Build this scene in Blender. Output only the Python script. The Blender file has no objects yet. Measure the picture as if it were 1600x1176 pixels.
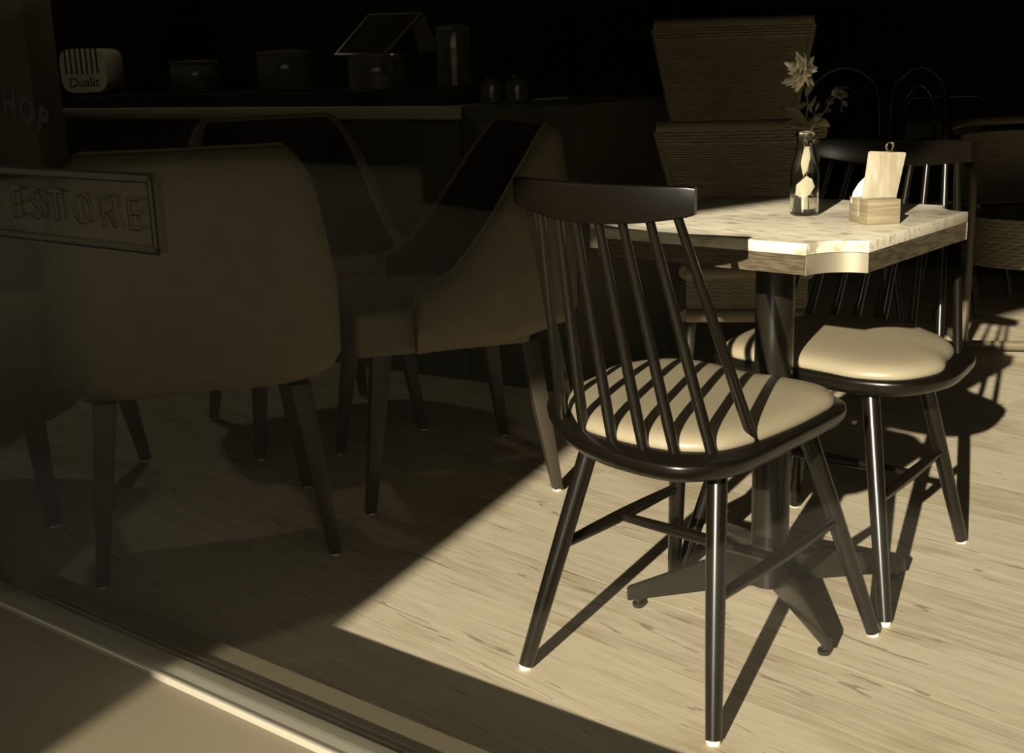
import bpy, bmesh, math, random
from mathutils import Vector, Matrix
random.seed(7)
SC = bpy.context.scene
COL = SC.collection
PI = math.pi
# ------------------------------------------------------------------ camera
F, PITCH, ROLL, EYE = 1937.6, .2544, -.0326, 1.0544
cam = bpy.data.objects.new('camera', bpy.data.cameras.new('camera'))
COL.objects.link(cam)
cam.data.sensor_width = 36; cam.data.sensor_fit = 'HORIZONTAL'
cam.data.lens = F / 1600 * 36
cam.data.clip_start = .02
cam.matrix_world = Matrix.Translation((0, 0, EYE)) @ Matrix.Rotation(PI/2 - PITCH, 4, 'X') @ Matrix.Rotation(ROLL, 4, 'Z')
SC.camera = cam
# measuring helpers: what point of the place is seen at a spot of the photograph
def ray(x, y):
    a, b = x - 800, 588 - y
    cr, sr = math.cos(ROLL), math.sin(ROLL)
    X = a*cr - b*sr; Y = a*sr + b*cr
    cp, sp = math.cos(PITCH), math.sin(PITCH)
    return Vector((X, Y*sp + F*cp, Y*cp - F*sp))
def onz(x, y, z=0):
    d = ray(x, y); t = (z - EYE) / d.z
    return Vector((d.x*t, d.y*t, z))
def atd(x, y, D):
    d = ray(x, y); t = D / d.y
    return Vector((d.x*t, D, EYE + d.z*t))
# window wall frame: w runs along the wall (to the left in the photo), n runs into the room
W = Vector((-.779, .627, 0)); N = Vector((.627, .779, 0))
def wn(w, n, z=0): return W*w + N*n + Vector((0, 0, z))
WROT = math.atan2(-W.y, -W.x)
# ------------------------------------------------------------------ materials
MATS = {}
def mat(name, col, rough=.6, metal=0, spec=.5, coat=0, bump=None, var=None, trans=0, ior=1.45):
    m = bpy.data.materials.new(name); m.use_nodes = True
    nt = m.node_tree; b = nt.nodes['Principled BSDF']
    b.inputs['Base Color'].default_value = (*col, 1)
    b.inputs['Roughness'].default_value = rough
    b.inputs['Metallic'].default_value = metal
    b.inputs['Specular IOR Level'].default_value = spec
    b.inputs['Coat Weight'].default_value = coat
    b.inputs['Coat Roughness'].default_value = .12
    b.inputs['Transmission Weight'].default_value = trans
    b.inputs['IOR'].default_value = ior
    if var or bump:
        tc = nt.nodes.new('ShaderNodeTexCoord'); mp = nt.nodes.new('ShaderNodeMapping')
        nt.links.new(tc.outputs['Object'], mp.inputs[0])
        sc = (var or bump)['scale']; mp.inputs['Scale'].default_value = sc
        if 'rot' in (var or bump): mp.inputs['Rotation'].default_value = (var or bump)['rot']
        nz = nt.nodes.new('ShaderNodeTexNoise'); nz.inputs['Scale'].default_value = 1
        nz.inputs['Detail'].default_value = 6
        nt.links.new(mp.outputs[0], nz.inputs[0])
        if var:
            rp = nt.nodes.new('ShaderNodeValToRGB')
            lo, hi = var.get('rng', (.35, .65))
            rp.color_ramp.elements[0].position = lo; rp.color_ramp.elements[1].position = hi
            rp.color_ramp.elements[0].color = (*var['dark'], 1); rp.color_ramp.elements[1].color = (*col, 1)
            nt.links.new(nz.outputs[0], rp.inputs[0]); nt.links.new(rp.outputs[0], b.inputs['Base Color'])
        if bump:
            bp = nt.nodes.new('ShaderNodeBump'); bp.inputs['Strength'].default_value = bump['s']
            bp.inputs['Distance'].default_value = bump.get('d', .002)
            nt.links.new(nz.outputs[0], bp.inputs['Height']); nt.links.new(bp.outputs[0], b.inputs['Normal'])
    return m
lacquer = mat('black_lacquered_wood', (.0045, .0034, .002), .28, spec=.42, bump=dict(scale=(60, 60, 60), s=.03))
lacquer_spindle = mat('black_lacquered_rod', (.0055, .004, .0024), .25, spec=.48, bump=dict(scale=(90, 90, 12), s=.03))
vinyl = mat('tan_vinyl', (.295, .25, .165), .42, spec=.5, bump=dict(scale=(140, 140, 140), s=.06))
glide_m = mat('white_plastic', (.85, .80, .62), .5)
blackmetal = mat('black_powder_coated_metal', (.010, .008, .005), .27, spec=.5, bump=dict(scale=(70, 70, 70), s=.04))
steel = mat('brushed_metal', (.55, .49, .36), .36, metal=.75, bump=dict(scale=(20, 20, 300), s=.05))
darkgrain = mat('dark_grained_edge', (.115, .09, .052), .42, var=dict(scale=(30, 30, 380), dark=(.045, .034, .02), rng=(.36, .62)), spec=.5)
cream_stone = mat('mottled_stone', (.66, .60, .465), .38, var=dict(scale=(70, 22, 60), dark=(.38, .32, .22), rng=(.34, .50)), spec=.5)
box_wood = mat('light_oak', (.27, .225, .14), .55, var=dict(scale=(12, 12, 420), dark=(.17, .135, .075), rng=(.38, .6)))
board_wood = mat('pale_board', (.33, .29, .20), .5, var=dict(scale=(150, 150, 8), dark=(.27, .23, .15), rng=(.4, .6)))
paper = mat('white_paper', (.72, .68, .52), .7)
petal_m = mat('pale_petal', (.85, .78, .60), .6)
leaf_m = mat('dark_leaf', (.10, .085, .045), .5)
stem_m = mat('green_stem', (.13, .11, .06), .5)
wicker = mat('brown_wicker', (.24, .20, .125), .6, var=dict(scale=(30, 30, 90), dark=(.17, .14, .085), rng=(.3, .7)))
wicker_light = mat('tan_wicker', (.20, .165, .10), .55)
rattan = mat('brown_cane', (.12, .095, .055), .45)
fabric = mat('taupe_upholstery', (.155, .129, .083), .9, spec=.2, var=dict(scale=(25, 25, 25), dark=(.135, .112, .072), rng=(.3, .7)), bump=dict(scale=(1, 1, 1), s=.02))
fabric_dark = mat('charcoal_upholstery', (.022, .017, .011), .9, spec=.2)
darkwood = mat('dark_wood_leg', (.03, .023, .014), .45)
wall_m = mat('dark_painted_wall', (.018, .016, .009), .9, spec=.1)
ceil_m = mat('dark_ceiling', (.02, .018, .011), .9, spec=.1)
pillar_m = mat('pale_plaster', (.34, .30, .20), .8, spec=.2)
counter_m = mat('grey_counter_front', (.06, .053, .034), .6)
counter_dark = mat('black_counter_slab', (.008, .007, .004), .5)
pave_m = mat('grey_pavement', (.24, .21, .15), .85, var=dict(scale=(40, 40, 40), dark=(.20, .175, .12), rng=(.3, .7)))
sill_m = mat('painted_timber_sill', (.20, .165, .105), .5, var=dict(scale=(1, 1, 1), dark=(.17, .14, .085)), bump=dict(scale=(260, 260, 260), s=.35))
rail_m = mat('worn_metal_rail', (.46, .41, .30), .38, metal=.5, bump=dict(scale=(120, 120, 120), s=.15))
frame_m = mat('dark_window_frame', (.03, .025, .016), .5)
chrome = mat('polished_metal', (.5, .45, .33), .2, metal=1)
glass_dark = mat('jar_glass', (.75, .70, .55), .08, trans=.93, ior=1.4)
clear_glass = mat('clear_glass', (1, .99, .93), .0, trans=1, ior=1.45)
water_m = mat('water', (1, .99, .93), .0, trans=1, ior=1.33)
satin = mat('satin_metal', (.55, .49, .36), .35, metal=.05)
screen_dark = mat('dark_screen', (.02, .017, .011), .8, spec=.05)
screen_m = mat('grey_tablet_shell', (.13, .11, .07), .4)
letter_light = mat('pale_lettering', (.11, .098, .06), .5)
letter_dark = mat('dark_lettering', (.006, .005, .003), .6)
contents_m = mat('dark_biscuits', (.08, .06, .035), .8)

def pane_material():
    m = bpy.data.materials.new('window_glass'); m.use_nodes = True; nt = m.node_tree
    nt.nodes.clear()
    out = nt.nodes.new('ShaderNodeOutputMaterial'); mx = nt.nodes.new('ShaderNodeMixShader')
    tr = nt.nodes.new('ShaderNodeBsdfTransparent'); gl = nt.nodes.new('ShaderNodeBsdfGlossy')
    fr = nt.nodes.new('ShaderNodeFresnel'); geo = nt.nodes.new('ShaderNodeNewGeometry')
    mr = nt.nodes.new('ShaderNodeMapRange'); mr.inputs['To Min'].default_value = 1.5; mr.inputs['To Max'].default_value = 1/1.5   # same reflectance on both faces of the thin pane
    nt.links.new(geo.outputs['Backfacing'], mr.inputs['Value']); nt.links.new(mr.outputs[0], fr.inputs[0])
    tr.inputs[0].default_value = (.985, .98, .96, 1)
    gl.inputs['Roughness'].default_value = .03
    nt.links.new(fr.outputs[0], mx.inputs[0]); nt.links.new(tr.outputs[0], mx.inputs[1]); nt.links.new(gl.outputs[0], mx.inputs[2])
    nt.links.new(mx.outputs[0], out.inputs[0]); return m
pane_m = pane_material()

def floor_material():
    m = bpy.data.materials.new('oak_planks'); m.use_nodes = True; nt = m.node_tree
    b = nt.nodes['Principled BSDF']; N_ = nt.nodes.new; L = nt.links.new
    tc = N_('ShaderNodeTexCoord')
    def dot(v):
        d = N_('ShaderNodeVectorMath'); d.operation = 'DOT_PRODUCT'; L(tc.outputs['Object'], d.inputs[0]); d.inputs[1].default_value = v; return d.outputs['Value']
    def M(op, a, b_=None, c=None):
        n = N_('ShaderNodeMath'); n.operation = op
        for i, v in enumerate((a, b_, c)):
            if v is None: continue
            if isinstance(v, (int, float)): n.inputs[i].default_value = v
            else: L(v, n.inputs[i])
        return n.outputs[0]
    al = dot((.7071, -.7071, 0)); ac = dot((.7071, .7071, 0))
    t = M('DIVIDE', M('SUBTRACT', ac, 1.368 - .209*20), .209)
    idx = M('FLOOR', t); fr = M('FRACT', t)
    wn_ = N_('ShaderNodeTexWhiteNoise'); wn_.noise_dimensions = '1D'; L(idx, wn_.inputs['W'])
    rnd = wn_.outputs['Value']
    # end joints
    tl = M('ADD', M('DIVIDE', al, 1.9), M('MULTIPLY', rnd, 7.3)); fl = M('FRACT', tl)
    wn2 = N_('ShaderNodeTexWhiteNoise'); wn2.noise_dimensions = '2D'
    cmb = N_('ShaderNodeCombineXYZ'); L(idx, cmb.inputs[0]); L(M('FLOOR', tl), cmb.inputs[1]); L(cmb.outputs[0], wn2.inputs['Vector'])
    r2 = wn2.outputs['Value']
    # grain
    c2 = N_('ShaderNodeCombineXYZ'); L(M('MULTIPLY', al, 3.2), c2.inputs[0]); L(M('MULTIPLY', ac, 42), c2.inputs[1]); L(M('MULTIPLY', r2, 30), c2.inputs[2])
    g = N_('ShaderNodeTexNoise'); g.inputs['Scale'].default_value = 1; g.inputs['Detail'].default_value = 8; g.inputs['Distortion'].default_value = .9; L(c2.outputs[0], g.inputs[0])
    c3 = N_('ShaderNodeCombineXYZ'); L(M('MULTIPLY', al, 3.0), c3.inputs[0]); L(M('MULTIPLY', ac, 7.5), c3.inputs[1]); L(M('MULTIPLY', r2, 30), c3.inputs[2])
    k = N_('ShaderNodeTexNoise'); k.inputs['Scale'].default_value = 1; k.inputs['Detail'].default_value = 5; L(c3.outputs[0], k.inputs[0])
    c4 = N_('ShaderNodeCombineXYZ'); L(M('MULTIPLY', al, 9), c4.inputs[0]); L(M('MULTIPLY', ac, 150), c4.inputs[1]); L(r2, c4.inputs[2])
    h = N_('ShaderNodeTexNoise'); h.inputs['Scale'].default_value = 1; h.inputs['Detail'].default_value = 4; L(c4.outputs[0], h.inputs[0])
    rp = N_('ShaderNodeValToRGB'); e = rp.color_ramp.elements
    e[0].position = .24; e[0].color = (.34, .278, .18, 1); e[1].position = .60; e[1].color = (.57, .495, .365, 1)
    e2 = e.new(.42); e2.color = (.50, .43, .305, 1)
    val = M('ADD', M('MULTIPLY', g.outputs[0], .42), M('ADD', M('MULTIPLY', h.outputs[0], .42), M('MULTIPLY', M('SUBTRACT', r2, .5), .12)))
    L(val, rp.inputs[0])
    # knots and cracks
    rk = N_('ShaderNodeValToRGB'); rk.color_ramp.elements[0].position = .30; rk.color_ramp.elements[0].color = (.74, .70, .62, 1)
    rk.color_ramp.elements[1].position = .44; rk.color_ramp.elements[1].color = (1, 1, 1, 1); L(k.outputs[0], rk.inputs[0])
    mx = N_('ShaderNodeMix'); mx.data_type = 'RGBA'; mx.blend_type = 'MULTIPLY'; mx.inputs['Factor'].default_value = .8
    L(rp.outputs[0], mx.inputs['A']); L(rk.outputs[0], mx.inputs['B'])
    # crack lines: thin iso-line of a stretched noise, masked
    cr = N_('ShaderNodeTexNoise'); cr.inputs['Scale'].default_value = 1; cr.inputs['Detail'].default_value = 3
    c5 = N_('ShaderNodeCombineXYZ'); L(M('MULTIPLY', al, .9), c5.inputs[0]); L(M('MULTIPLY', ac, 9), c5.inputs[1]); L(M('MULTIPLY', r2, 60), c5.inputs[2]); L(c5.outputs[0], cr.inputs[0])
    line = M('LESS_THAN', M('ABSOLUTE', M('SUBTRACT', cr.outputs[0], .5)), .0045)
    msk = M('GREATER_THAN', g.outputs[0], .53)
    crack = M('MULTIPLY', M('MULTIPLY', line, msk), .6)
    mx2 = N_('ShaderNodeMix'); mx2.data_type = 'RGBA'; L(crack, mx2.inputs['Factor']); L(mx.outputs['Result'], mx2.inputs['A']); mx2.inputs['B'].default_value = (.16, .115, .055, 1)
    # joints: pale filler, with sun glint on the bevels put into the colour
    edge = M('LESS_THAN', M('MINIMUM', fr, M('SUBTRACT', 1, fr)), .0065)
    endj = M('LESS_THAN', fl, .0012)
    j = M('MAXIMUM', edge, endj)
    mx3 = N_('ShaderNodeMix'); mx3.data_type = 'RGBA'; L(M('MULTIPLY', j, .75), mx3.inputs['Factor']); L(mx2.outputs['Result'], mx3.inputs['A']); mx3.inputs['B'].default_value = (.66, .59, .40, 1)
    L(mx3.outputs['Result'], b.inputs['Base Color'])
    bp = N_('ShaderNodeBump'); bp.inputs['Strength'].default_value = .35; bp.inputs['Distance'].default_value = .0015
    L(M('SUBTRACT', val, M('MULTIPLY', crack, 1.2)), bp.inputs['Height']); L(bp.outputs[0], b.inputs['Normal'])
    b.inputs['Roughness'].default_value = .55; b.inputs['Specular IOR Level'].default_value = .35
    return m
floor_m = floor_material()

# ------------------------------------------------------------------ mesh builder
def frame(axis):
    a = axis.normalized(); t = Vector((0, 0, 1)) if abs(a.z) < .9 else Vector((1, 0, 0))
    u = a.cross(t).normalized(); return u, a.cross(u).normalized()
class MB:
    def __init__(s): s.bm = bmesh.new()
    def loops(s, rings, cap=True, closed=True):
        vs = [[s.bm.verts.new(p) for p in r] for r in rings]
        for a, b in zip(vs, vs[1:]):
            n = len(a)
            for i in range(n if closed else n - 1):
                j = (i + 1) % n
                try: s.bm.faces.new((a[i], a[j], b[j], b[i]))
                except ValueError: pass
        if cap and closed:
            s.bm.faces.new(list(reversed(vs[0]))); s.bm.faces.new(vs[-1])
        return s
    def sweep(s, pts, rad, seg=12, flat=1.0, cap=True):
        pts = [Vector(p) for p in pts]; n = len(pts)
        if not isinstance(rad, (list, tuple)): rad = [rad]*n
        rings = []; u = None
        for i, p in enumerate(pts):
            d = pts[min(i+1, n-1)] - pts[max(i-1, 0)]
            if u is None: u, v = frame(d)
            else:
                a = d.normalized(); u = (u - a*u.dot(a)).normalized(); v = a.cross(u)
            rings.append([p + (u*math.cos(2*PI*k/seg) + v*math.sin(2*PI*k/seg)*flat)*rad[i] for k in range(seg)])
        return s.loops(rings, cap)
    def rod(s, a, b, r0, r1=None, seg=20):
        return s.sweep([a, b], [r0, r1 if r1 is not None else r0], seg)
    def lathe(s, prof, c=(0, 0, 0), seg=40, cap=True):
        c = Vector(c)
        return s.loops([[c + Vector((r*math.cos(2*PI*k/seg), r*math.sin(2*PI*k/seg), z)) for k in range(seg)] for r, z in prof], cap)
    def box(s, c, size, rz=0, m=None):
        c = Vector(c); X, Y, Z = (q/2 for q in size)
        R = m or Matrix.Rotation(rz, 3, 'Z')
        P = lambda x, y, z: c + R @ Vector((x*X, y*Y, z*Z))
        return s.loops([[P(-1, -1, z), P(1, -1, z), P(1, 1, z), P(-1, 1, z)] for z in (-1, 1)])
    def prism(s, poly, z0, z1):
        return s.loops([[Vector((x, y, z)) for x, y in poly] for z in (z0, z1)])
    def build(s, name, m, parent=None, bevel=0, seg=2, ang=35, loc=None, subd=0):
        bm = s.bm
        bmesh.ops.remove_doubles(bm, verts=bm.verts, dist=1e-6)
        bmesh.ops.recalc_face_normals(bm, faces=bm.faces)
        me = bpy.data.meshes.new(name)
        if bevel:
            es = [e for e in bm.edges if len(e.link_faces) == 2 and e.calc_face_angle(0) > math.radians(ang)]
            if es: bmesh.ops.bevel(bm, geom=es, offset=bevel, segments=seg, profile=.5, affect='EDGES', clamp_overlap=True)
        for f in bm.faces: f.smooth = True
        for e in bm.edges:
            if len(e.link_faces) == 2 and e.calc_face_angle(0) > math.radians(ang): e.smooth = False
        bm.to_mesh(me); bm.free(); me.materials.append(m)
        o = bpy.data.objects.new(name, me); COL.objects.link(o)
        if parent: o.parent = parent
        if loc is not None: o.location = loc
        return o
def catmull(P, n=6, closed=True):
    out = []; k = len(P); P = [Vector(p) for p in P]
    for i in range(k if closed else k - 1):
        g = (lambda j: P[j % k]) if closed else (lambda j: P[max(0, min(k-1, j))])
        a, b, c, d = g(i-1), g(i), g(i+1), g(i+2)
        for q in range(n):
            t = q/n
            out.append(.5*((2*b) + (c-a)*t + (2*a - 5*b + 4*c - d)*t*t + (3*b - a - 3*c + d)*t**3))
    if not closed: out.append(P[-1])
    return out
def thing(name, label, cat, loc=(0, 0, 0), rz=0, group=None):
    o = bpy.data.objects.new(name, None); COL.objects.link(o); o.empty_display_size = .05
    o.location = loc; o.rotation_euler = (0, 0, rz); o['label'] = label; o['category'] = cat
    if group: o['group'] = group
    return o
def tag(o, label, cat, group=None):
    o['label'] = label; o['category'] = cat
    if group: o['group'] = group
    return o
def struct(o): o['kind'] = 'structure'; return o
def kids(o): return [c for c in bpy.data.objects if c.parent == o]
def copy_tree(o, parent=None):
    c = o.copy(); COL.objects.link(c)
    if parent: c.parent = parent
    for k in kids(o): copy_tree(k, c)
    return c
def tolocal(o):
    M = Matrix.Translation(o.location) @ Matrix.Rotation(o.rotation_euler.z, 4, 'Z')
    I = M.inverted(); return lambda p: I @ Vector(p)

# ------------------------------------------------------------------ the room and the street
def quad_wn(w0, w1, n0, n1, z0, z1):
    P = [wn(w0, n0), wn(w1, n0), wn(w1, n1), wn(w0, n1)]
    return [(p.x, p.y) for p in P]
def wbox(name, w0, w1, n0, n1, z0, z1, m, bevel=0, parent=None):
    b = MB(); b.prism(quad_wn(w0, w1, n0, n1, 0, 0), z0, z1); return b.build(name, m, parent, bevel)
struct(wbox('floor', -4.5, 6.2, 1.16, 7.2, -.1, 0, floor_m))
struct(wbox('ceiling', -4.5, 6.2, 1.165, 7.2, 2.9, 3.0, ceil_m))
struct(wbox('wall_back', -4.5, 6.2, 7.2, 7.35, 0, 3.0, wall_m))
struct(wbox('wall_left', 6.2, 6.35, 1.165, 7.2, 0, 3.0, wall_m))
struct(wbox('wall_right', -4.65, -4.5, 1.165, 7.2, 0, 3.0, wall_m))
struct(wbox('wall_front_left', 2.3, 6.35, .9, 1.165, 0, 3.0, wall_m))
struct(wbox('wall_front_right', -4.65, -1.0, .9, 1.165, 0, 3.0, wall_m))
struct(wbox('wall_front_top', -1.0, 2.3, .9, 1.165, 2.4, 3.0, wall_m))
struct(wbox('pavement', -9, 12, -7.3, .55, -.1, 0, pave_m))
b = MB()
prof = [(.55, 0), (.55, .13), (.56, .14), (1.000, .14), (1.003, .137), (1.003, .12), (1.165, .12), (1.165, -.09), (.551, -.09)]
b.loops([[wn(w, n, z) for n, z in prof] for w in (-4.65, 6.35)])
struct(b.build('window_sill', sill_m, bevel=.002))
b = MB()          # unseen wall added in the street to keep sun off the room's left half
sd = Vector((.429, .903, 0)); ld = Vector((-.903, .429, 0)); P0 = Vector((-.3465, 2.18, 0))
c0 = P0 - sd*5.0
q = [c0, c0 + ld*6, c0 + ld*6 - sd*.3, c0 - sd*.3]
b.prism([(p.x, p.y) for p in q], 0, 2.6); struct(b.build('added_light_blocker', wall_m))
b = MB()          # unseen slab added overhead to cut off the top of the sun patch
cz = 2.62
def edge_pt(y): return ((.2735*y - (.897 - .437*cz))/.2053, y)
q = [edge_pt(.267), edge_pt(-3.9), (-5.5, -3.9), (-4.2, 4.0)]
q[0] = (1.52, .30)
e0 = edge_pt(.27); q[0] = e0
b.prism([q[0], q[1], q[2], (wn(4.6, .9).x, wn(4.6, .9).y)], cz, cz + .1)
struct(b.build('added_sun_blocker', wall_m))

# unseen walls added across the street to keep the window reflections dark
for nm_, a_ in (('added_light_blocker', (-9, 12, -7.3, -7.0)), ('added_light_blocker', (11.7, 12, -7, .9)), ('added_light_blocker', (-9, -8.7, -7, .9))):
    struct(wbox(nm_, *a_, -.1, 2.4, wall_m))
# window
win = bpy.data.objects.new('window_1', None); COL.objects.link(win); struct(win)
wl = win
b = MB(); rp = [(1.000, .118), (1.000, .144), (1.003, .149), (1.009, .149), (1.012, .145), (1.060, .145), (1.060, .118)]
b.loops([[wn(w, n, z) for n, z in rp] for w in (-1.0, 2.3)])
b.build('bottom_rail', rail_m, wl, bevel=.0015)
wbox('top_rail', -1.0, 2.3, 1.0, 1.06, 2.35, 2.4, frame_m, .003, wl)
wbox('side_post', -1.0, -.95, 1.0, 1.06, .15, 2.35, frame_m, .003, wl)
wbox('side_post', 2.25, 2.3, 1.0, 1.06, .15, 2.35, frame_m, .003, wl)
wbox('glass_pane', -.95, 2.25, 1.034, 1.040, .137, 2.35, pane_m, 0, wl)
# writing on the glass
GN = 1.0325
TX = -W; TZ = Vector((0, 0, 1))
def text_mesh(s, w, z, h, m, parent, stretch=1.0, tilt=0, name='letter', thick=.0006, off=0):
    cu = bpy.data.curves.new('t', 'FONT'); cu.body = s; cu.size = 1; cu.extrude = .02; cu.offset = off
    to = bpy.data.objects.new('t', cu); COL.objects.link(to)
    dg = bpy.context.evaluated_depsgraph_get(); me = bpy.data.meshes.new_from_object(to.evaluated_get(dg))
    bpy.data.objects.remove(to)
    xs = [v.co.x for v in me.vertices]; ys = [v.co.y for v in me.vertices]
    cx = (min(xs)+max(xs))/2; cy = (min(ys)+max(ys))/2; k = h/(max(ys)-min(ys))
    ct, st = math.cos(tilt), math.sin(tilt)
    for v in me.vertices:
        x = (v.co.x-cx)*k*stretch; y = (v.co.y-cy)*k; zz = v.co.z/.02*thick
        x, y = x*ct - y*st, x*st + y*ct
        v.co = wn(w, GN, z) + TX*x + TZ*y - N*zz
    me.materials.clear(); me.materials.append(m)
    o = bpy.data.objects.new(name, me); COL.objects.link(o); o.parent = parent; return o
for ch, w, z in (('E', 1.805, .857), ('S', 1.752, .857), ('T', 1.697, .857), ('O', 1.628, .857), ('R', 1.562, .856), ('E', 1.502, .855)):
    text_mesh(ch, w, z, .046, letter_light, wl, 1.0 if ch != 'O' else 1.02, off=-.012)
    text_mesh(ch, w + .0025, z - .0022, .046, letter_dark, wl, 1.0, name='letter_shadow', thick=.0002, off=-.012)
for ch, w, z, tl in (('S', 1.835, 1.022, -.10), ('H', 1.789, 1.006, -.18), ('O', 1.744, .996, -.26), ('P', 1.702, .982, -.34)):
    text_mesh(ch, w, z, .040, letter_dark, wl, .95, tl, off=.035)
def bar(name, w0, w1, z0, z1, m, d=.0006):
    b = MB(); b.loops([[wn(w0, n, z0), wn(w1, n, z0), wn(w1, n, z1), wn(w0, n, z1)] for n in (GN - d, GN + .0004)]); return b.build(name, m, wl)
for (w0, w1, z0, z1, m) in ((1.455, 2.1, .908, .912, letter_dark), (1.455, 2.1, .900, .908, letter_light), (1.463, 2.1, .8975, .900, letter_dark),
                            (1.455, 2.1, .7985, .8015, letter_dark), (1.455, 2.1, .8015, .809, letter_light),
                            (1.452, 1.455, .7985, .912, letter_dark), (1.455, 1.4625, .8015, .908, letter_light), (1.4625, 1.4655, .809, .9, letter_dark)):
    bar('sign_border', w0, w1, z0, z1, m)

# pale pillar inside, far left
b = MB(); b.box((0, 0, 1.45), (.60, .35, 2.9)); pp = onz(133, 642)
o = b.build('pillar', pillar_m, bevel=.004); o.location = (pp.x - .375, pp.y + .20, 0); o.rotation_euler.z = .10; struct(o)

# ------------------------------------------------------------------ spindle back chairs
def make_spindle_chair(label, group):
    t = thing('spindle_back_chair', label, 'chair', (.3246, 2.0537, 0), -.738, group)
    outline = [(-.240, -.135), (-.141, -.236), (-.03, -.303), (.062, -.326), (.148, -.320), (.196, -.273), (.216, -.200), (.216, -.071), (.212, .06), (.204, .140), (.158, .188), (.072, .200), (-.03, .206), (-.13, .214), (-.215, .182), (-.262, .085), (-.262, -.03)]
    ol = catmull([(x, y + (.020*(-y/.32) if y < 0 else -.05*y), 0) for x, y in outline], 6)
    cen = Vector((-.015, -.05, 0))
    b = MB()
    def ring(z, k): return [cen + (p - cen)*k + Vector((0, 0, z)) for p in ol]
    b.loops([ring(.428, .93), ring(.432, .965), ring(.442, .992), ring(.452, 1.0), ring(.458, .997), ring(.461, .985)])
    b.build('seat', lacquer, t, ang=50)
    cu = [(-.124, -.200), (-.065, -.253), (.006, -.268), (.076, -.266), (.126, -.253), (.170, -.215), (.192, -.14), (.201, -.03), (.199, .06), (.190, .125), (.150, .172), (.072, .186), (.007, .180), (-.06, .190), (-.13, .202), (-.205, .17), (-.246, .08), (-.232, 0), (-.200, -.09), (-.165, -.155)]
    cl = catmull([(x*(1.07 if x < 0 and y < -.02 else .99), y + (.014*(-y/.26) if y < 0 else -.04*y), 0) for x, y in cu], 5)
    def cr_(z, inset):
        out = []
        for p in cl:
            d = p - cen; out.append(cen + d*(1 - inset/d.length) + Vector((0, 0, z)))
        return out
    b = MB()
    b.loops([cr_(.459, .004), cr_(.464, .0005), cr_(.469, 0), cr_(.476, .004), cr_(.482, .012), cr_(.4865, .028), cr_(.4895, .052), cr_(.4915, .085), cr_(.4925, .14)])
    b.build('cushion', vinyl, t, ang=80)
    legs = (((-.198, -.253), (-.128, -.128)), ((.195, -.256), (.120, -.135)), ((-.219, .236), (-.125, .120)), ((.219, .240), (.119, .128)))
    LP = []
    for (fx, fy), (tx, ty) in legs:
        f = Vector((fx, fy, .006)); tp = Vector((tx, ty, .436)); LP.append((f, tp))
        b = MB(); b.sweep([f + (tp-f)*.0, f + (tp-f)*.25, f + (tp-f)*.55, tp], [.0128, .0148, .0162, .0168], 24)
        lg = b.build('leg', lacquer_spindle, t, ang=50)
        g = MB(); g.lathe([(.0108, 0), (.0115, .002), (.0115, .0085)], (fx, fy, 0), 20); g.build('glide', glide_m, lg)
    def lp(i, k): f, tp = LP[i]; return f + (tp-f)*k
    sl0, sl1, sr0, sr1 = lp(0, .50), lp(2, .50), lp(1, .48), lp(3, .52)
    for a, c in ((sl0, sl1), (sr0, sr1)):
        b = MB(); b.sweep([a, a + (c-a)*.3, a + (c-a)*.5, a + (c-a)*.7, c], [.0085, .0112, .012, .0112, .0085], 18); b.build('side_stretcher', lacquer_spindle, t)
    a, c = sl0.lerp(sl1, .48), sr0.lerp(sr1, .48)
    b = MB(); b.sweep([a, a.lerp(c, .5), c], [.0085, .0108, .0085], 18); b.build('cross_stretcher', lacquer_spindle, t)
    bases = [(-.214, -.105), (-.142, -.205), (-.069, -.237), (.003, -.255), (.066, -.259), (.115, -.246), (.162, -.216), (.183, -.129)]
    tops = [(-.131, -.284), (-.105, -.291), (-.065, -.298), (-.030, -.302), (.014, -.303), (.055, -.300), (.099, -.292), (.141, -.281)]
    for (x, y), (u, v) in zip(bases, tops):
        A = Vector((x, y, .456)); B = Vector((u, v, .828))
        b = MB(); b.sweep([A, A.lerp(B, .12), A.lerp(B, .45), B], [.0086, .0092, .0085, .0068], 18); b.build('spindle', lacquer_spindle, t)
    b = MB(); rings = []
    n = 28
    for i in range(n + 1):
        a = -1 + 2*i/n; x = .167*a; y = -(.272 + .031*(1 - a*a)); e = max(0, (abs(a) - .97)/.03)
        zb = .809 + .017*a*a + .0015*e; zt = .868 - .0015*e
        h = .0085 - .001*e
        dy = Vector((-.37*a, 1, 0)).normalized()
        rr = .0035; q4 = [(1 - math.cos(PI/2*k/4), 1 - math.sin(PI/2*k/4)) for k in range(5)]
        pr = [(-h + rr*u, zb + rr*w_) for u, w_ in q4] + [(h - rr*u, zb + rr*w_) for u, w_ in q4[::-1]] + [(h - rr*u, zt - rr*w_) for u, w_ in q4] + [(-h + rr*u, zt - rr*w_) for u, w_ in q4[::-1]]
        rings.append([Vector((x, y, 0)) + dy*p + Vector((0, -.010*(z-.83), z)) for p, z in pr])
    b.loops(rings); b.build('top_rail', lacquer, t, ang=45)
    return t
G1 = 'black spindle back chairs at the table'
ch1 = make_spindle_chair('black spindle back chair nearest the viewer, its tan cushion striped with spindle shadows', G1)
ch2 = copy_tree(ch1); ch2.location = (.654, 2.438, 0); ch2.rotation_euler.z = 2.465; ch2.scale = (1, .97, .985)
ch2['label'] = 'black spindle back chair facing the viewer, its tan seat half under the stone table'

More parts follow.
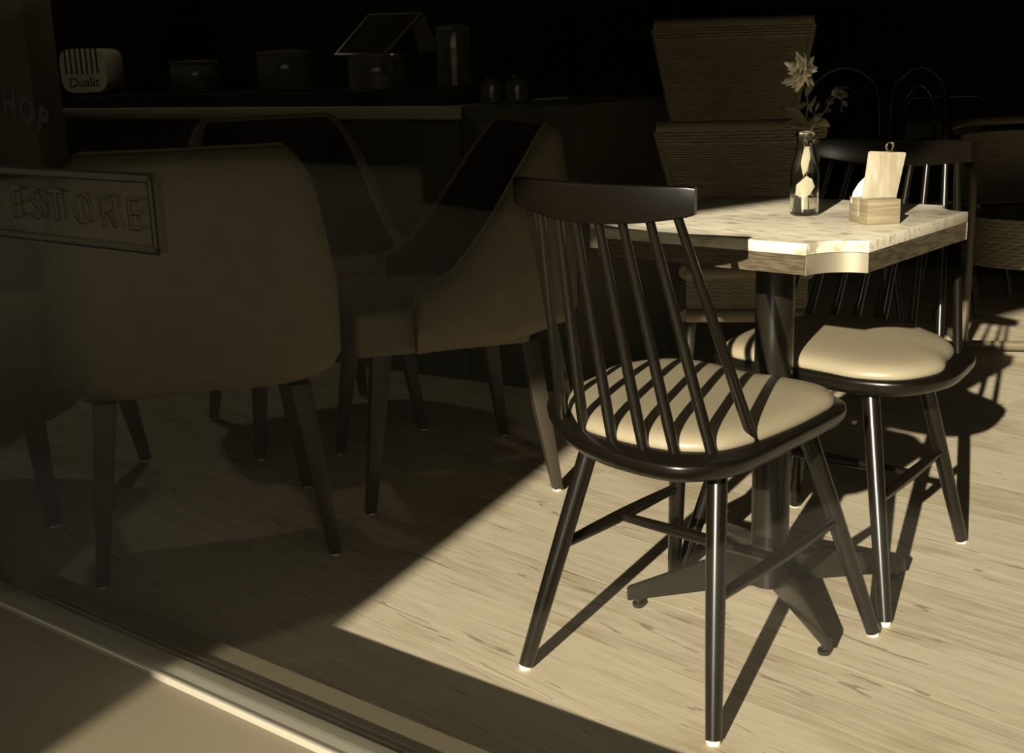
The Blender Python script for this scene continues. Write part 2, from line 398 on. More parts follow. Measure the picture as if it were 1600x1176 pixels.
# ------------------------------------------------------------------ table
TN = Vector((.5243, 1.8914, 0)); TH = .8539; TS = .553; NB = .072
t = thing('cafe_table', 'square stone topped pedestal table with scooped corners, holding the flower bottle', 'table', (TN + Vector((math.cos(TH)-math.sin(TH), math.sin(TH)+math.cos(TH), 0))*TS/2), TH)
def top_poly(s, nb, seg=12):
    h = s/2; pts = []
    for sx, sy, a0 in ((-1, -1, PI/2), (1, -1, PI), (1, 1, -PI/2), (-1, 1, 0)):
        for k in range(seg + 1):
            a = a0 - k*(PI/2)/seg
            pts.append((sx*h + nb*math.cos(a), sy*h + nb*math.sin(a)))
    return pts
# scoop arcs run from one side of the corner to the other, bulging inwards
b = MB(); b.prism(top_poly(TS, NB), .7313, .750); b.build('stone_top', cream_stone, t, bevel=.0012, ang=40)
b = MB(); b.prism(top_poly(TS - .002, NB + .001), .6996, .7312); b.build('edge_band', darkgrain, t, ang=40)
def corner_plate(cxs, cys, a0):
    b = MB(); h = TS/2; R = NB - .0006
    inner = []; outer = []
    for k in range(13):
        a = a0 - k*(PI/2)/12
        inner.append(Vector((cxs*h + R*math.cos(a), cys*h + R*math.sin(a), 0))); outer.append(Vector((cxs*h + (R+.0012)*math.cos(a), cys*h + (R+.0012)*math.sin(a), 0)))
    ring = inner + outer[::-1]
    b.loops([[p + Vector((0, 0, z)) for p in ring] for z in (.6990, .7308)]); b.build('corner_plate', steel, t)
for s_ in ((-1, -1, PI/2), (1, -1, PI), (1, 1, -PI/2), (-1, 1, 0)): corner_plate(*s_)
b = MB(); b.rod((0, 0, .022), (0, 0, .695), .0365, seg=40); b.build('column', blackmetal, t, ang=40)
b = MB(); b.box((0, 0, .6945), (.30, .05, .008)); b.box((0, 0, .6945), (.05, .30, .008)); b.build('mounting_plate', blackmetal, t)
for k in range(4):
    a = math.radians(9.5) - TH + k*PI/2
    d = Vector((math.cos(a), math.sin(a), 0)); s_ = Vector((-d.y, d.x, 0))*.0055
    prof = [(.030, .020), (.030, .105), (.062, .100), (.285, .044), (.290, .040), (.290, .016), (.276, .016), (.10, .020)]
    b = MB(); b.loops([[d*r + Vector((0, 0, z)) + s_*q for r, z in prof] for q in (-1, 1)])
    arm = b.build('base_arm', blackmetal, t, bevel=.001)
    g = MB(); g.lathe([(.011, 0), (.012, .002), (.012, .008), (.006, .009), (.006, .019)], d*.268, 16); g.build('glide', blackmetal, arm)

# ------------------------------------------------------------------ bottle vase with flowers
VP = onz(1256, 336, .75) + Vector((0, .0, .0))
vase = thing('bottle_vase', 'clear glass milk bottle used as a vase, standing on the stone table', 'vase', VP)
b = MB()
outer = [(.0, .001), (.0215, .0005), (.0255, .004), (.0262, .012), (.0262, .072), (.0255, .082), (.0225, .097), (.0178, .115), (.0160, .128), (.0158, .142), (.0185, .1435), (.0192, .1465), (.0185, .150), (.0165, .1515)]
inner = [(.0140, .150), (.0138, .128), (.0155, .114), (.0202, .096), (.0232, .081), (.0238, .071), (.0238, .014), (.0225, .008), (.0, .007)]
b.lathe([(max(r, .0003), z) for r, z in outer + inner], seg=48, cap=True); b.build('glass_body', clear_glass, vase, ang=60)
b = MB(); b.lathe([(.0003, .0075), (.0220, .0082), (.0234, .0145), (.0234, .034), (.0003, .034)], seg=40); b.build('water', water_m, vase, ang=60)
vr = Vector((1, 0, 0))
b = MB()
def blob(b, pts2, y0, th, base=Vector((0, 0, 0))):
    b.loops([[base + Vector((x, y0 + q*th, z)) for x, z in pts2] for q in (-1, 1)])
blob(b, [(-.0175, .038), (-.006, .032), (-.0045, .012), (.0045, .012), (.0035, .034), (.010, .039), (.0175, .052), (.012, .066), (.002, .072), (-.016, .057)], -.004, .0018)
b.build('painted_refraction', paper, vase, bevel=.0008)  # white shape added for the bright refraction inside the bottle
b = MB(); blob(b, [(-.004, .072), (-.009, .095), (-.003, .124), (.006, .125), (.0085, .105), (.003, .080)], -.002, .0015); b.build('painted_refraction', paper, vase, bevel=.0008)  # second added white shape, for the refracted brightness in the neck

def vp(x, y, dy=0): return atd(x, y, VP.y + dy)
def leaf_mesh(b, base, tip, width, nrm, curl=.15, th=.0006, seg=8):
    base = Vector(base); tip = Vector(tip); ax = tip - base; L = ax.length; s = ax.normalized().cross(Vector(nrm)).normalized(); n = s.cross(ax.normalized())
    for_top = []; rings = []
    for i in range(seg + 1):
        u = i/seg; wd = width*.5*math.sin(PI*min(1, .04 + u*.95))**.8*(1 - .15*u) + .0002
        c = base + ax*u + n*(curl*L*math.sin(PI*u))
        rings.append([c - s*wd + n*.25*wd + n*th, c + n*th, c + s*wd + n*.25*wd + n*th, c + s*wd + n*.25*wd - n*th, c - n*th, c - s*wd + n*.25*wd - n*th])
    b.loops(rings)
fl = thing('cut_flower', 'pale shaggy bloom on a thin stem, taller of the two stems in the glass bottle', 'flower', (VP.x, VP.y, VP.z + .009))
tl = tolocal(fl)
b = MB(); b.sweep(catmull([tl(VP + Vector((-.003, 0, .013))), tl(vp(1257, 240)), tl(vp(1256, 205)), tl(vp(1262, 165)), tl(vp(1258, 140)), tl(vp(1252, 116))], 5, False), .0014, 8); b.build('stem', stem_m, fl)
hc = tl(vp(1251, 112))
bl = MB()
axis = Vector((-.72, -.62, .18)).normalized(); uu, vv = frame(axis)
for layer, (n, L, up) in enumerate(((12, .030, -.25), (14, .032, .15), (13, .028, .6), (9, .020, 1.3), (6, .012, 2.5))):
    for k in range(n):
        a = 2*PI*(k + .5*layer)/n + random.uniform(-.3, .3); r = (uu*math.cos(a) + vv*math.sin(a))
        dirn = (r + axis*(up + random.uniform(-.25, .35))).normalized(); l_ = L*random.uniform(.7, 1.15)
        leaf_mesh(bl, hc + r*.003, hc + r*.003 + dirn*l_, .0095*random.uniform(.7, 1.15), -axis if layer < 3 else -r, random.uniform(.05, .28))
bl.build('bloom', petal_m, fl, ang=80)
b = MB(); b.lathe([(.001, -.004), (.007, 0), (.008, .004), (.0045, .008), (.001, .009)], seg=14); o = b.build('calyx', leaf_m, fl); o.location = hc - axis*.002; o.rotation_euler = axis.to_track_quat('Z', 'Y').to_euler()
for p0, p1, w_, nr in (((1259, 150), (1266, 112), .014, (.3, -1, 0)), ((1261, 160), (1244, 172), .010, (0, -1, .3)), ((1257, 190), (1222, 168), .020, (0, -1, .2)), ((1258, 196), (1228, 192), .014, (0, -1, .4)), ((1262, 172), (1276, 148), .007, (0, -1, 0))):
    b = MB(); leaf_mesh(b, tl(vp(*p0)), tl(vp(*p1)), w_, nr); b.build('leaf', leaf_m, fl, ang=80)
sp = thing('leafy_sprig', 'dark leafy sprig with a withered bud, drooping right from the glass bottle', 'flower', (VP.x, VP.y, VP.z + .009))
tl = tolocal(sp)
b = MB(); b.sweep(catmull([tl(VP + Vector((.006, 0, .012))), tl(vp(1260, 240)), tl(vp(1264, 212)), tl(vp(1275, 192)), tl(vp(1290, 172)), tl(vp(1300, 155)), tl(vp(1312, 147))], 5, False), .0012, 8)
b.sweep(catmull([tl(vp(1266, 208)), tl(vp(1270, 185)), tl(vp(1275, 172))], 4, False), .0008, 6)
b.sweep(catmull([tl(vp(1312, 147)), tl(vp(1316, 160)), tl(vp(1314, 175))], 4, False), .0007, 6); b.build('stem', stem_m, sp)
for p0, p1, w_, nr in (((1274, 192), (1297, 198), .020, (0, -.6, .7)), ((1272, 190), (1284, 176), .012, (0, -1, .2)), ((1288, 174), (1300, 172), .009, (0, -.8, .6)), ((1293, 163), (1304, 158), .008, (0, -.8, .5)), ((1300, 150), (1309, 134), .012, (0, -1, 0)), ((1308, 148), (1326, 150), .012, (0, -1, .3)), ((1314, 158), (1324, 166), .008, (0, -1, .3)), ((1262, 214), (1276, 218), .012, (0, -.8, .6)), ((1268, 176), (1262, 160), .006, (0, -1, 0)), ((1274, 172), (1280, 158), .006, (0, -1, 0))):
    b = MB(); leaf_mesh(b, tl(vp(*p0)), tl(vp(*p1)), w_, nr); b.build('leaf', leaf_m, sp, ang=80)
b = MB()
bc = tl(vp(1312, 146))
for k in range(9):
    a = k*2.399; d = Vector((math.cos(a)*.7, -.4, math.sin(a)*.7)).normalized(); leaf_mesh(b, bc, bc + d*.011, .006, (d.z, -.5, -d.x), .3)
b.build('bud', leaf_m, sp, ang=80)

# ------------------------------------------------------------------ menu holder
M0 = onz(1355, 353, .75); R0 = onz(1406, 350, .75)
ux = (R0 - M0).normalized(); uy = Vector((-ux.y, ux.x, 0)); LX, LY, LZ = (R0 - M0).length, .072, .043
cb = M0 + ux*LX/2 + uy*LY/2; bz = math.atan2(ux.y, ux.x)
hold = thing('menu_block', 'small slotted oak block holding up the clipboard on the stone table', 'menu holder', cb, bz)
b = MB(); sl = .006
yp = [(-LY/2, 0), (LY/2, 0), (LY/2, LZ), (sl/2, LZ), (sl/2, .012), (-sl/2, .012), (-sl/2, LZ), (-LY/2, LZ)]
b.loops([[Vector((x, y, z)) for y, z in yp] for x in (-LX/2, LX/2)])
b.build('block', box_wood, hold, bevel=.0006)
# clipboard leaning back in the slot
bl0 = atd(1346, 316, cb.y); br0 = atd(1397, 314, cb.y - .002); tr0 = atd(1416, 238, cb.y + .012); tl0 = atd(1357, 236, cb.y + .014)
cbd = thing('clipboard', 'pale wooden clipboard standing in the oak block on the table', 'clipboard', cb + Vector((0, 0, .013)))
tl = tolocal(cbd)
exu = (tr0 - tl0).normalized(); ezu = (tl0 - bl0).normalized(); nn_ = exu.cross(ezu).normalized()
b = MB()
lo = [bl0 - ezu*.026, br0 - ezu*.026]
Q = [tl(lo[0]), tl(lo[1]), tl(tr0), tl(tl0)]
def rounded(Q, r=.004):
    out = []
    for i in range(4):
        p = Q[i]; a = (Q[i-1] - p).normalized(); c = (Q[(i+1) % 4] - p).normalized()
        for k in range(5):
            t_ = k/4; out.append(p + a*r*(1-t_)**2 + c*r*t_**2)
    return out
RQ = rounded(Q)
b.loops([[p - nn_*.0016 for p in RQ], [p + nn_*.0016 for p in RQ]])
b.build('board', board_wood, cbd, bevel=.0004, ang=50)
cp = tl((tl0 + tr0)/2 + exu*.003)
b = MB()
b.sweep([cp + ezu*.001 + exu*.0045 - nn_*.004, cp + ezu*.001 + exu*.0045 + nn_*.004, cp + ezu*.001 - exu*.0045 + nn_*.004, cp + ezu*.001 - exu*.0045 - nn_*.004], .0018, 6)
for s_ in (-1, 1):
    b.sweep(catmull([cp + nn_*.003*s_ + ezu*.001 - exu*.003, cp + nn_*.004*s_ + ezu*.012 - exu*.006, cp + nn_*.004*s_ + ezu*.0165, cp + nn_*.004*s_ + ezu*.012 + exu*.006, cp + nn_*.003*s_ + ezu*.001 + exu*.003], 4, False), .0008, 6)
b.sweep(catmull([cp + nn_*.0035*0 - ezu*.001 - exu*.003 - nn_*.004, cp - ezu*.012 - exu*.005 - nn_*.004, cp - ezu*.012 + exu*.003 - nn_*.004, cp - ezu*.001 + exu*.003 - nn_*.004], 4, False), .0006, 6)
b.build('wire_clip', chrome, cbd)
# round white card behind the clipboard
card = thing('white_card', 'rounded white card tucked behind the clipboard', 'card', cb + Vector((0, 0, .013)))
tl = tolocal(card); b = MB()
cc_ = [atd(1329, 316, cb.y + .022), atd(1333, 300, cb.y + .022), atd(1341, 287, cb.y + .024), atd(1352, 276, cb.y + .026), atd(1366, 274, cb.y + .026), atd(1372, 300, cb.y + .024), atd(1370, 322, cb.y + .022), atd(1345, 326, cb.y+.022)]
b.loops([[tl(p) + Vector((0, q, 0)) for p in cc_] for q in (-.0008, .0008)]); b.build('card_sheet', paper, card)

# ------------------------------------------------------------------ wicker chairs
def weave(b, P, rows, cols, amp=.0035, band=0):
    """woven panel as real relief; P(u,v)->(point, normal)"""
    nu, nv = cols*4, rows*4
    g = []
    for j in range(nv + 1):
        row = []
        for i in range(nu + 1):
            u, v = i/nu, j/nv
            p, n = P(u, v)
            r = v*rows; k = int(min(r, rows - 1e-6)); ph = PI*k
            h = abs(math.sin(PI*r))**.6*(.55 + .45*math.cos(PI*u*cols + ph))
            row.append(b.bm.verts.new(p + n*amp*h))
        g.append(row)
    for j in range(nv):
        for i in range(nu): b.bm.faces.new((g[j][i], g[j][i+1], g[j+1][i+1], g[j+1][i]))
def make_wicker(label, group, ztop=.825, wtop=.230, wbot=.145):
    t = thing('wicker_chair', label, 'chair', (0, 0, 0), 0, group)
    sw, sdp = .30, .42     # front faces -y
    faces = (((-sw/2, -sdp/2), (sw/2, -sdp/2)), ((sw/2, -sdp/2), (sw/2, sdp/2)), ((sw/2, sdp/2), (-sw/2, sdp/2)), ((-sw/2, sdp/2), (-sw/2, -sdp/2)))
    b = MB()
    for (a, c) in faces:
        a = Vector((*a, 0)); c = Vector((*c, 0)); d = (c-a).normalized(); n = Vector((d.y, -d.x, 0))
        weave(b, lambda u, v: (a + (c-a)*u + Vector((0, 0, .405 + .095*v)), n), 18, 12 if abs(d.x) > .5 else 16, .003)
    b.box((0, 0, .45), (sw - .012, sdp - .012, .09))
    b.build('seat_apron', wicker, t, ang=60)
    b = MB()
    for z, r in ((.397, .017), (.508, .019)):
        pts = [(-sw/2, -sdp/2, z), (sw/2, -sdp/2, z), (sw/2, sdp/2, z), (-sw/2, sdp/2, z)]
        b.sweep(catmull(pts + [pts[0]], 1, False), r, 12)
    b.build('rolled_edge', wicker_light, t)
    b = MB(); b.box((0, 0, .512), (sw, sdp, .02)); b.build('seat', wicker, t, bevel=.004)
    def back(u, v):
        z = .53 + (ztop - .53)*v; w_ = wbot + (wtop - wbot)*v; y = sdp/2 - .02 + .09*v - .03*(1 - (2*u-1)**2)
        return Vector(((2*u-1)*w_, y, z)), Vector((0, -1, .25)).normalized()
    def back2(u, v): p, n = back(1-u, v); return p + Vector((0, .018, 0)), -n
    b = MB(); weave(b, back, int((ztop-.53)*150), 16); weave(b, back2, int((ztop-.53)*60), 12); b.build('back_panel', wicker, t, ang=60)
    def rim(u, v):
        p, n = back(u, 1); return p + Vector((0, -.012 + .004*v, -.035 + .045*v)), n
    def rim2(u, v):
        p, n = back(1-u, 1); return p + Vector((0, .030, -.035 + .045*v)), -n
    b = MB(); weave(b, rim, 5, 18, .006); weave(b, rim2, 4, 14, .006)
    b.sweep([back(i/14, 1)[0] + Vector((0, .009, .010)) for i in range(15)], .021, 10); b.build('back_rim', wicker, t, ang=60)
    for u in (0, 1):
        b = MB(); b.sweep([back(u, i/6)[0] + Vector((0, .009, 0)) for i in range(7)], .014, 10); b.build('side_roll', wicker_light, t)
    for sx in (-1, 1):
        for sy in (-1, 1):
            b = MB(); b.rod((sx*(sw/2 - .01 + .03), sy*(sdp/2 + .02), 0), (sx*(sw/2 - .015), sy*(sdp/2 - .03), .40), .012, .014, 12); b.build('leg', darkwood, t)
    for sx in (-1, 1):
        b = MB(); b.rod((sx*(sw/2 + .012), -sdp/2 + .01, .13), (sx*(sw/2 + .012), sdp/2 - .01, .13), .009, seg=10); b.build('stretcher', darkwood, t)
    return t
G2 = 'wicker chairs'
wk = make_wicker('low backed brown wicker chair just behind the stone table', G2)
wk.location = (.625, 3.27, 0); wk.rotation_euler.z = math.radians(-8)
wk2 = make_wicker('high backed brown wicker chair, rising behind the lower wicker chair', G2, 1.115, .250, .125)
wk2.location = (.715, 3.84, 0); wk2.rotation_euler.z = math.radians(-6)

# ------------------------------------------------------------------ upholstered tub armchairs
def make_tub(label, group, shell=fabric, leg=darkwood):
    t = thing('upholstered_armchair', label, 'armchair', (0, 0, 0), 0, group)     # faces +y
    path = [(-.275, .13), (-.280, .03), (-.277, -.10), (-.255, -.20), (-.20, -.265), (-.10, -.285), (0, -.29), (.10, -.285), (.20, -.265), (.255, -.20), (.277, -.10), (.280, .03), (.275, .13)]
    pp_ = catmull([(x, y, 0) for x, y in path], 5, False)
    # arc length
    L = [0]
    for a, c in zip(pp_, pp_[1:]): L.append(L[-1] + (c-a).length)
    rings = []; n = len(pp_)
    for i, p in enumerate(pp_):
        s_ = 2*L[i]/L[-1] - 1; a = abs(s_)
        d = pp_[min(i+1, n-1)] - pp_[max(i-1, 0)]; nr = Vector((d.y, -d.x, 0)).normalized()
        if nr.dot(p) < 0: nr = -nr
        k = min(1, max(0, (a - .34)/.62)); k = k*k*(3 - 2*k)
        zt = .895 - .35*k
        e = min(1, (1 - a)/.03); zt = zt - .05*(1-e)**2
        zb = .420 - .030*a + .015*math.exp(-((a - .42)/.14)**2); th = .027
        lean = lambda z: -.035*(z - .36)/.48
        prof = []
        for (o_, z) in ((-th, zb+.03), (-th*.5, zb), (th*.4, zb), (th, zb+.035), (th, zt*.5+zb*.5), (th*.95, zt-.03), (th*.55, zt-.008), (0, zt), (-th*.6, zt-.008), (-th, zt-.03)):
            prof.append(p + nr*(o_ + lean(z) + .018*math.sin(PI*min(1, max(0, (z-zb)/(zt-zb)))) ) + Vector((0, 0, z)))
        rings.append(prof)
    b = MB(); b.loops(rings); sh = b.build('shell', shell, t, ang=70)
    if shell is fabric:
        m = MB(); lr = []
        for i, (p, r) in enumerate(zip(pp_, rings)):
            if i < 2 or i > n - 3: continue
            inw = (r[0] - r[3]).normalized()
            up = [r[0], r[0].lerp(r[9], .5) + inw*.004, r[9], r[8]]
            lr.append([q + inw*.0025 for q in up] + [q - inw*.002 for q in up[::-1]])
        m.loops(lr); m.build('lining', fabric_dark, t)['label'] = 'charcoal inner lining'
    m = MB(); m.sweep([sum(r, Vector())/len(r)*0 + r[7] for r in rings], .004, 8); m.build('piping', shell, sh)
    b = MB(); b.box((0, .055, .435), (.50, .43, .11)); b.build('seat', shell, t, bevel=.02, seg=4, ang=50)
    for sx in (-1, 1):
        for sy in (-1, 1):
            f = Vector((sx*.245, .02 + sy*.235, .004)); tp = Vector((sx*.20, .02 + sy*.18, .385)); rr = .0125; rt = .024
            b = MB()
            b.loops([[c + Vector((qx*r, qy*r, 0)) for qx, qy in ((-1, -1), (1, -1), (1, 1), (-1, 1))] for c, r in ((f, rr), (tp, rt))])
            lg = b.build('leg', leg, t, bevel=.003)
            g = MB(); g.lathe([(.010, 0), (.012, .002), (.012, .006)], (f.x, f.y, 0), 14); g.build('glide', glide_m, lg)
    return t
G3 = 'upholstered armchairs'
ta = make_tub('taupe upholstered armchair seen from behind, nearest the window on the left, behind the glass lettering', G3)
fA, fB = onz(530, 865), onz(155, 918)
mid = (fA + fB)/2; dd = (fA - fB).normalized(); fwd = Vector((-dd.y, dd.x, 0))
def place(o, x, y, az): o.location = (x, y, 0); o.rotation_euler.z = math.radians(az) - PI/2
c_ = mid + fwd*.215
place(ta, c_.x, c_.y, math.degrees(math.atan2(fwd.y, fwd.x)))
tb = copy_tree(ta); tb['label'] = 'taupe upholstered armchair in the middle, seen from its side, left of the front spindle chair'
g0, g1 = onz(580, 803), onz(871, 765)
dB = (g0 - g1).normalized(); cB = (g0 + g1)/2 + Vector((dB.y, -dB.x, 0))*(-.245 if False else 0)
rgt = Vector((dB.y, -dB.x, 0))
back_side = rgt if rgt.y > 0 else -rgt
cB = (g0 + g1)/2 + back_side*.245 - dB*.02
place(tb, cB.x, cB.y, math.degrees(math.atan2(dB.y, dB.x)))
td = copy_tree(ta); td['label'] = 'taupe upholstered armchair cut off by the left edge of the photo'
fD = onz(85, 822); azD = math.radians(-10); fv = Vector((math.cos(azD), math.sin(azD), 0)); sv = Vector((fv.y, -fv.x, 0))
cD = fD - fv*.255 + (-sv)*.245
place(td, cD.x, cD.y, -10)
tc_ = copy_tree(ta); tc_['label'] = 'upholstered armchair in the shade before the counter, its dark inside facing the viewer'
place(tc_, -.60, 3.58, -62)

# ------------------------------------------------------------------ counter and what stands on it
CD = Vector((.84, -.543, 0)).normalized(); CNn = Vector((.543, .84, 0)).normalized(); CP = Vector((-.154, 4.0, 0))
crot = math.atan2(CD.y, CD.x)
def cpt(px, back=.22, z=.945):
    d = ray(px, 150); o = CP + CNn*back
    # intersect the vertical plane of that photo column with the counter line
    k = d.x/d.y; # x = k*y
    s_ = (k*o.y - o.x)/(CD.x - k*CD.y); p = o + CD*s_; return Vector((p.x, p.y, z))
ct = thing('service_counter', 'dark service counter with a black slab top along the back of the room', 'counter', CP, crot)
b = MB(); b.box((-1.05, .35, .43), (2.1, .66, .86)); b.build('front_panel', counter_m, ct, bevel=.004)
b = MB(); b.box((.22, .35, .45), (.42, .66, .90)); b.build('side_panel', counter_m, ct, bevel=.004)
b = MB(); b.box((-1.05, .34, .880), (2.12, .72, .040)); b.build('worktop', pillar_m, ct, bevel=.003)
b = MB(); b.box((-1.07, .36, .9225), (2.06, .66, .045)); b.build('black_slab', counter_dark, ct, bevel=.003)
def on_counter(name, label, cat, px, z=.945, back=.22, group=None, rz=None):
    return thing(name, label, cat, cpt(px, back, z), crot if rz is None else rz, group)
# toaster
o = on_counter('toaster', 'ribbed metal toaster at the left end of the counter', 'toaster', 149, .945, .20, rz=-.1)
b = MB()
prof = []
tw, thh = .099, .172
pts = []
for k in range(24):
    a = PI*2*k/24; cx_, cy_ = math.cos(a), math.sin(a)
    pts.append((tw*math.copysign(abs(cx_)**.45, cx_), thh/2 + .012 + thh/2*math.copysign(abs(cy_)**.5, cy_)))
b.loops([[Vector((x*s_, y, z)) for x, z in pts] for y, s_ in ((-.09, .96), (-.08, 1), (.08, 1), (.09, .96))])
b.build('body', satin, o, ang=60)
for k in range(7):
    g = MB(); x = -.068 + k*.0215; g.box((x, -.0915, .135), (.005, .006, .10)); g.build('rib', counter_dark, o)
cu = bpy.data.curves.new('t', 'FONT'); cu.body = 'Dualit'; cu.size = .052; cu.extrude = .0008; cu.align_x = 'CENTER'
to = bpy.data.objects.new('t', cu); COL.objects.link(to); dg = bpy.context.evaluated_depsgraph_get()
me = bpy.data.meshes.new_from_object(to.evaluated_get(dg)); bpy.data.objects.remove(to)
for v in me.vertices: v.co = Vector((v.co.x, -.0908 - v.co.z, v.co.y + .035))
me.materials.clear(); me.materials.append(counter_dark); lo_ = bpy.data.objects.new('lettering', me); COL.objects.link(lo_); lo_.parent = o
for sx in (-1, 1):
    g = MB(); g.box((sx*.065, 0, .006), (.03, .14, .013)); g.build('foot', counter_dark, o)
# jars
def jar(label, px, r, h, z=.945, back=.22, lid=True, knob=True, fill=.5, group='glass jars on the counter'):
    o = on_counter('glass_jar', label, 'jar', px, z, back, group)
    b = MB(); b.lathe([(.001, 0), (r*.9, 0), (r, .008), (r, h*.8), (r*.93, h*.86), (r*.90, h*.86), (r*.96, h*.78), (r*.96, .012), (.001, .008)], seg=32); b.build('glass_body', glass_dark, o, ang=60)
    if fill:
        b = MB(); b.lathe([(.001, .009), (r*.92, .010), (r*.92, h*fill*.8), (r*.5, h*fill*.9), (.001, h*fill*.88)], seg=24); b.build('contents', contents_m, o)
    if lid:
        b = MB(); b.lathe([(.001, h*.865), (r*.99, h*.865), (r*1.02, h*.90), (r*.9, h*.94), (r*.3, h*.97), (.001, h*.975)], seg=32); l_ = b.build('lid', glass_dark, o, ang=60)
        if knob:
            k = MB(); k.lathe([(.001, h*.97), (.006, h*.975), (.014, h*1.03), (.018, h*1.09), (.014, h*1.15), (.001, h*1.17)], seg=20); k.build('knob', chrome, l_)
    return o
jar('wide glass jar with a flat lid next to the toaster', 308, .092, .13, knob=False, fill=.35)
jar('broad clear glass jar in the middle of the counter', 448, .10, .155, knob=False, fill=.25)
jar('squat glass jar with a lid just below the tablet', 590, .095, .13, back=.10, knob=False, fill=.5)
jar('tall glass jar on the counter, just right of the tablet', 712, .060, .22, back=.34, knob=False, fill=.3)
jar('small round knobbed jar, left of the pair at the end of the counter', 768, .036, .075, z=.9005, back=.14, fill=.4)
jar('small round knobbed jar, right of the pair at the end of the counter', 808, .036, .075, z=.9005, back=.14, fill=.4)
o = on_counter('saucer', 'small pale dish at the right hand end of the counter', 'dish', 862, .9005, .25)
b = MB(); b.lathe([(.001, .002), (.03, 0), (.055, .008), (.054, .010), (.03, .004), (.001, .005)], seg=28); b.build('dish', pillar_m, o)
# tablet till
tp_ = cpt(600, .30, .945)
o = thing('tablet_till', 'tilted tablet screen on its stand on the counter', 'tablet', tp_, 0)
tl = tolocal(o); Dt = tp_.y
q = [atd(521, 88, Dt - .05), atd(600, 88, Dt - .08), atd(662, 20, Dt + .05), atd(576, 23, Dt + .08)]
q = [tl(p) for p in q]; nr = (q[1]-q[0]).cross(q[3]-q[0]).normalized()
b = MB(); b.loops([[p - nr*.006 for p in q], [p + nr*.006 for p in q]]); b.build('tablet', screen_m, o, bevel=.003)
ins = [p.lerp(sum(q, Vector())/4, .1) for p in q]
b = MB(); fs = nr if nr.y < 0 else -nr
b.loops([[p + fs*.0062 for p in ins], [p + fs*.0068 for p in ins]]); b.build('screen', screen_dark, o)
b = MB(); r_ = [tl(atd(640, 18, Dt + .07)), tl(atd(662, 20, Dt + .06)), tl(atd(684, 78, Dt + .10)), tl(atd(655, 85, Dt + .10))]
b.loops([r_, [p + Vector((.0, .012, 0)) for p in r_]]); b.build('stand_back', screen_m, o)
b = MB(); b.box((.02, .03, .006), (.16, .14, .012)); b.rod((.02, .04, .01), (.03, .06, .14), .018, seg=16); b.build('stand_base', counter_dark, o)

# ------------------------------------------------------------------ bentwood chairs and tub chair at the right
def hoop_chair(label, c, w, ztop, az, square=False, group='dark bentwood chairs at the back'):
    t = thing('bentwood_chair', label, 'chair', (c[0], c[1], 0), math.radians(az) - PI/2, group)   # faces +y
    h = w/2
    if square: pts = [(-h*.9, -.17, .44), (-h, -.20, .65), (-h, -.22, ztop-.07), (-h*.86, -.225, ztop-.012), (-h*.6, -.23, ztop), (h*.6, -.23, ztop), (h*.86, -.225, ztop-.012), (h, -.22, ztop-.07), (h, -.20, .65), (h*.9, -.17, .44)]
    else: pts = [(-h*.85, -.17, .44), (-h, -.20, .65), (-h*.93, -.22, ztop-.10), (-h*.6, -.225, ztop-.03), (0, -.23, ztop), (h*.6, -.225, ztop-.03), (h*.93, -.22, ztop-.10), (h, -.20, .65), (h*.85, -.17, .44)]
    b = MB(); b.sweep(catmull(pts, 6, False), .0115, 12); b.build('back_hoop', lacquer, t)
    if square:
        b = MB(); b.box((0, -.215, ztop-.16), (w*.9, .012, .10)); b.build('back_board', darkwood, t, bevel=.003)
    else:
        b = MB(); b.sweep(catmull([(x*.62, y+.004, z if z < .5 else z-.07) for x, y, z in pts], 6, False), .008, 10); b.build('inner_hoop', lacquer, t)
    b = MB(); b.lathe([(.001, .438), (.17, .438), (.19, .445), (.195, .455), (.19, .465), (.17, .468), (.001, .466)], seg=36); b.build('seat', lacquer, t)
    for sx in (-1, 1):
        for sy in (-1, 1):
            b = MB(); b.rod((sx*.19, sy*.19, 0), (sx*.13, sy*.13, .44), .011, .015, 12); b.build('leg', lacquer_spindle, t)
    return t
p1 = atd(1330, 300, 4.5); hoop_chair('dark bentwood chair with a round hoop back, behind the flower', (p1.x, p1.y + .05), .27, .965, 262)
p2 = atd(1450, 300, 4.9); hoop_chair('dark bentwood chair with a narrow hoop back, right of the clipboard', (p2.x, p2.y + .05), .22, .95, 262)
p3 = atd(1500, 300, 5.25); hoop_chair('dark chair with a square cornered hoop back near the right edge of the photo', (p3.x, p3.y + .05), .37, .815, 268, True)

tr = thing('rattan_tub_chair', 'low rattan tub chair with curved cane arms by the right edge of the photo', 'chair', (1.93, 4.42, 0), math.radians(-8))
def tubw(u, v):
    a = PI*(1.0 - u*1.0) ; rx, ry = .30, .27
    p = Vector((rx*math.cos(a + PI), -ry*abs(math.sin(a))*1 + .0, .28 + .17*v)); n = Vector((math.cos(a + PI)/rx, -abs(math.sin(a))/ry, 0)).normalized(); return p, n
b = MB(); weave(b, tubw, 14, 40, .004)
b.lathe([(.001, .28), (.26, .28), (.265, .44), (.001, .45)], seg=30); b.build('seat_drum', wicker, tr, ang=60)
def tubb(u, v):
    a = PI*(.0 + u); R_ = .31; z = .45 + .27*v
    return Vector((R_*math.cos(a), .27*math.sin(a), z)), Vector((-math.cos(a), -math.sin(a), 0))
def tubo(u, v): p, n = tubb(1-u, v); return p - n*.012, -n
b = MB(); weave(b, tubb, 22, 40, .004); weave(b, tubo, 22, 40, .004); b.build('woven_back', wicker, tr, ang=60)
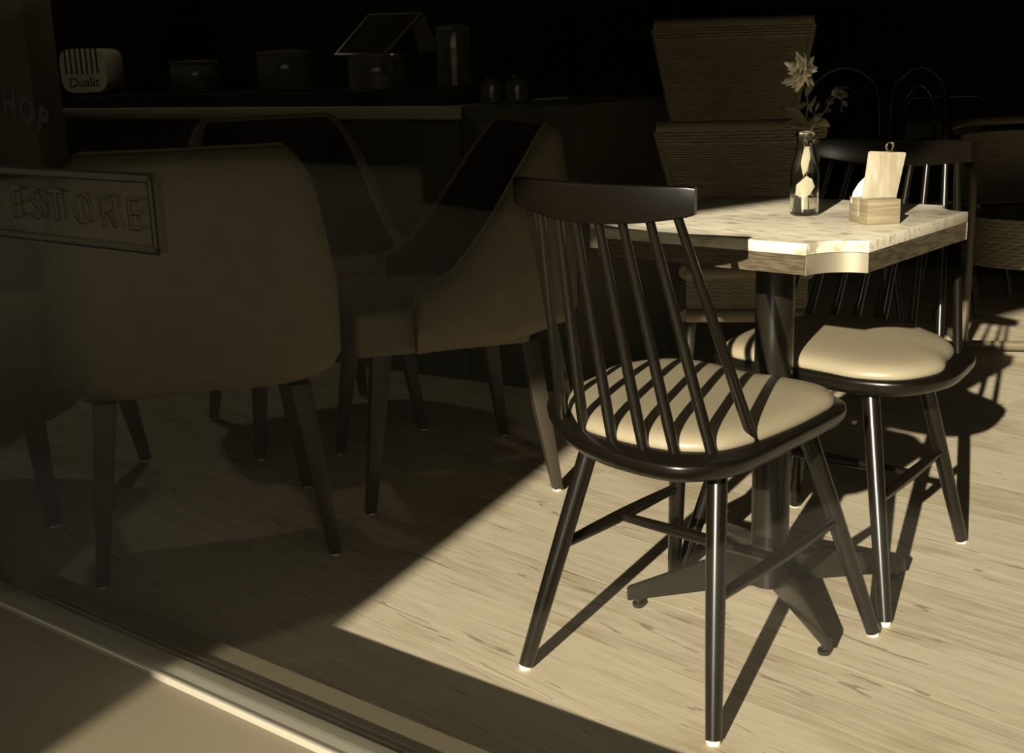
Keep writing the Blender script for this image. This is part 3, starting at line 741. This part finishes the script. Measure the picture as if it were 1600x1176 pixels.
for sx in (-1, 1):
    x = sx*.315
    b = MB(); b.sweep(catmull([(x, .22, .73), (x, .05, .69), (x, -.16, .64), (x, -.225, .60), (x, -.25, .50), (x, -.25, .25), (x, -.25, .03)], 5, False), .014, 12); b.build('arm', rattan, tr)
    b = MB(); b.sweep(catmull([(x, -.29, .030), (x, -.27, .016), (x, -.15, .014), (x, .15, .014), (x, .24, .016), (x, .26, .04)], 5, False), .014, 12); b.build('runner', rattan, tr)
    b = MB(); b.rod((x, .20, .02), (x, .22, .72), .013, seg=12); b.build('rear_post', rattan, tr)
b = MB(); b.sweep(catmull([(-.315, .22, .73), (-.24, .28, .75), (0, .31, .755), (.24, .28, .75), (.315, .22, .73)], 5, False), .015, 12); b.build('back_rail', rattan, tr)
b = MB(); b.sweep(catmull([(-.315, -.29, .030), (-.2, -.30, .028), (0, -.305, .028), (.2, -.30, .028), (.315, -.29, .030)], 5, False), .013, 12, flat=1.3); b.build('front_runner', rattan, tr)

# ------------------------------------------------------------------ light
sun = bpy.data.objects.new('sun', bpy.data.lights.new('sun', 'SUN')); COL.objects.link(sun)
sv = Vector((.403, .849, -.342)).normalized()
sun.rotation_euler = (-sv).to_track_quat('Z', 'Y').to_euler(); sun.location = (-3, -6, 4)
sun.data.energy = 11.5; sun.data.angle = math.radians(.55); sun.data.color = (1, .935, .82)
lm = bpy.data.objects.new('counter_lamp', bpy.data.lights.new('counter_lamp', 'SPOT')); COL.objects.link(lm)  # unseen spot added to brighten the things on the counter
lm.location = (-1.35, 4.45, 2.4); lm.data.energy = 8; lm.data.color = (1, .9, .7); lm.data.spot_size = math.radians(120); lm.data.shadow_soft_size = .06; lm.data.spot_blend = .6
wd = bpy.data.worlds.new('world'); SC.world = wd; wd.use_nodes = True
bg = wd.node_tree.nodes['Background']; bg.inputs[0].default_value = (1, .94, .74, 1); bg.inputs[1].default_value = .68
SC.view_settings.view_transform = 'Standard'; SC.view_settings.look = 'None'
SC.view_settings.exposure = 0; SC.view_settings.gamma = 1; SC.view_settings.use_curve_mapping = False
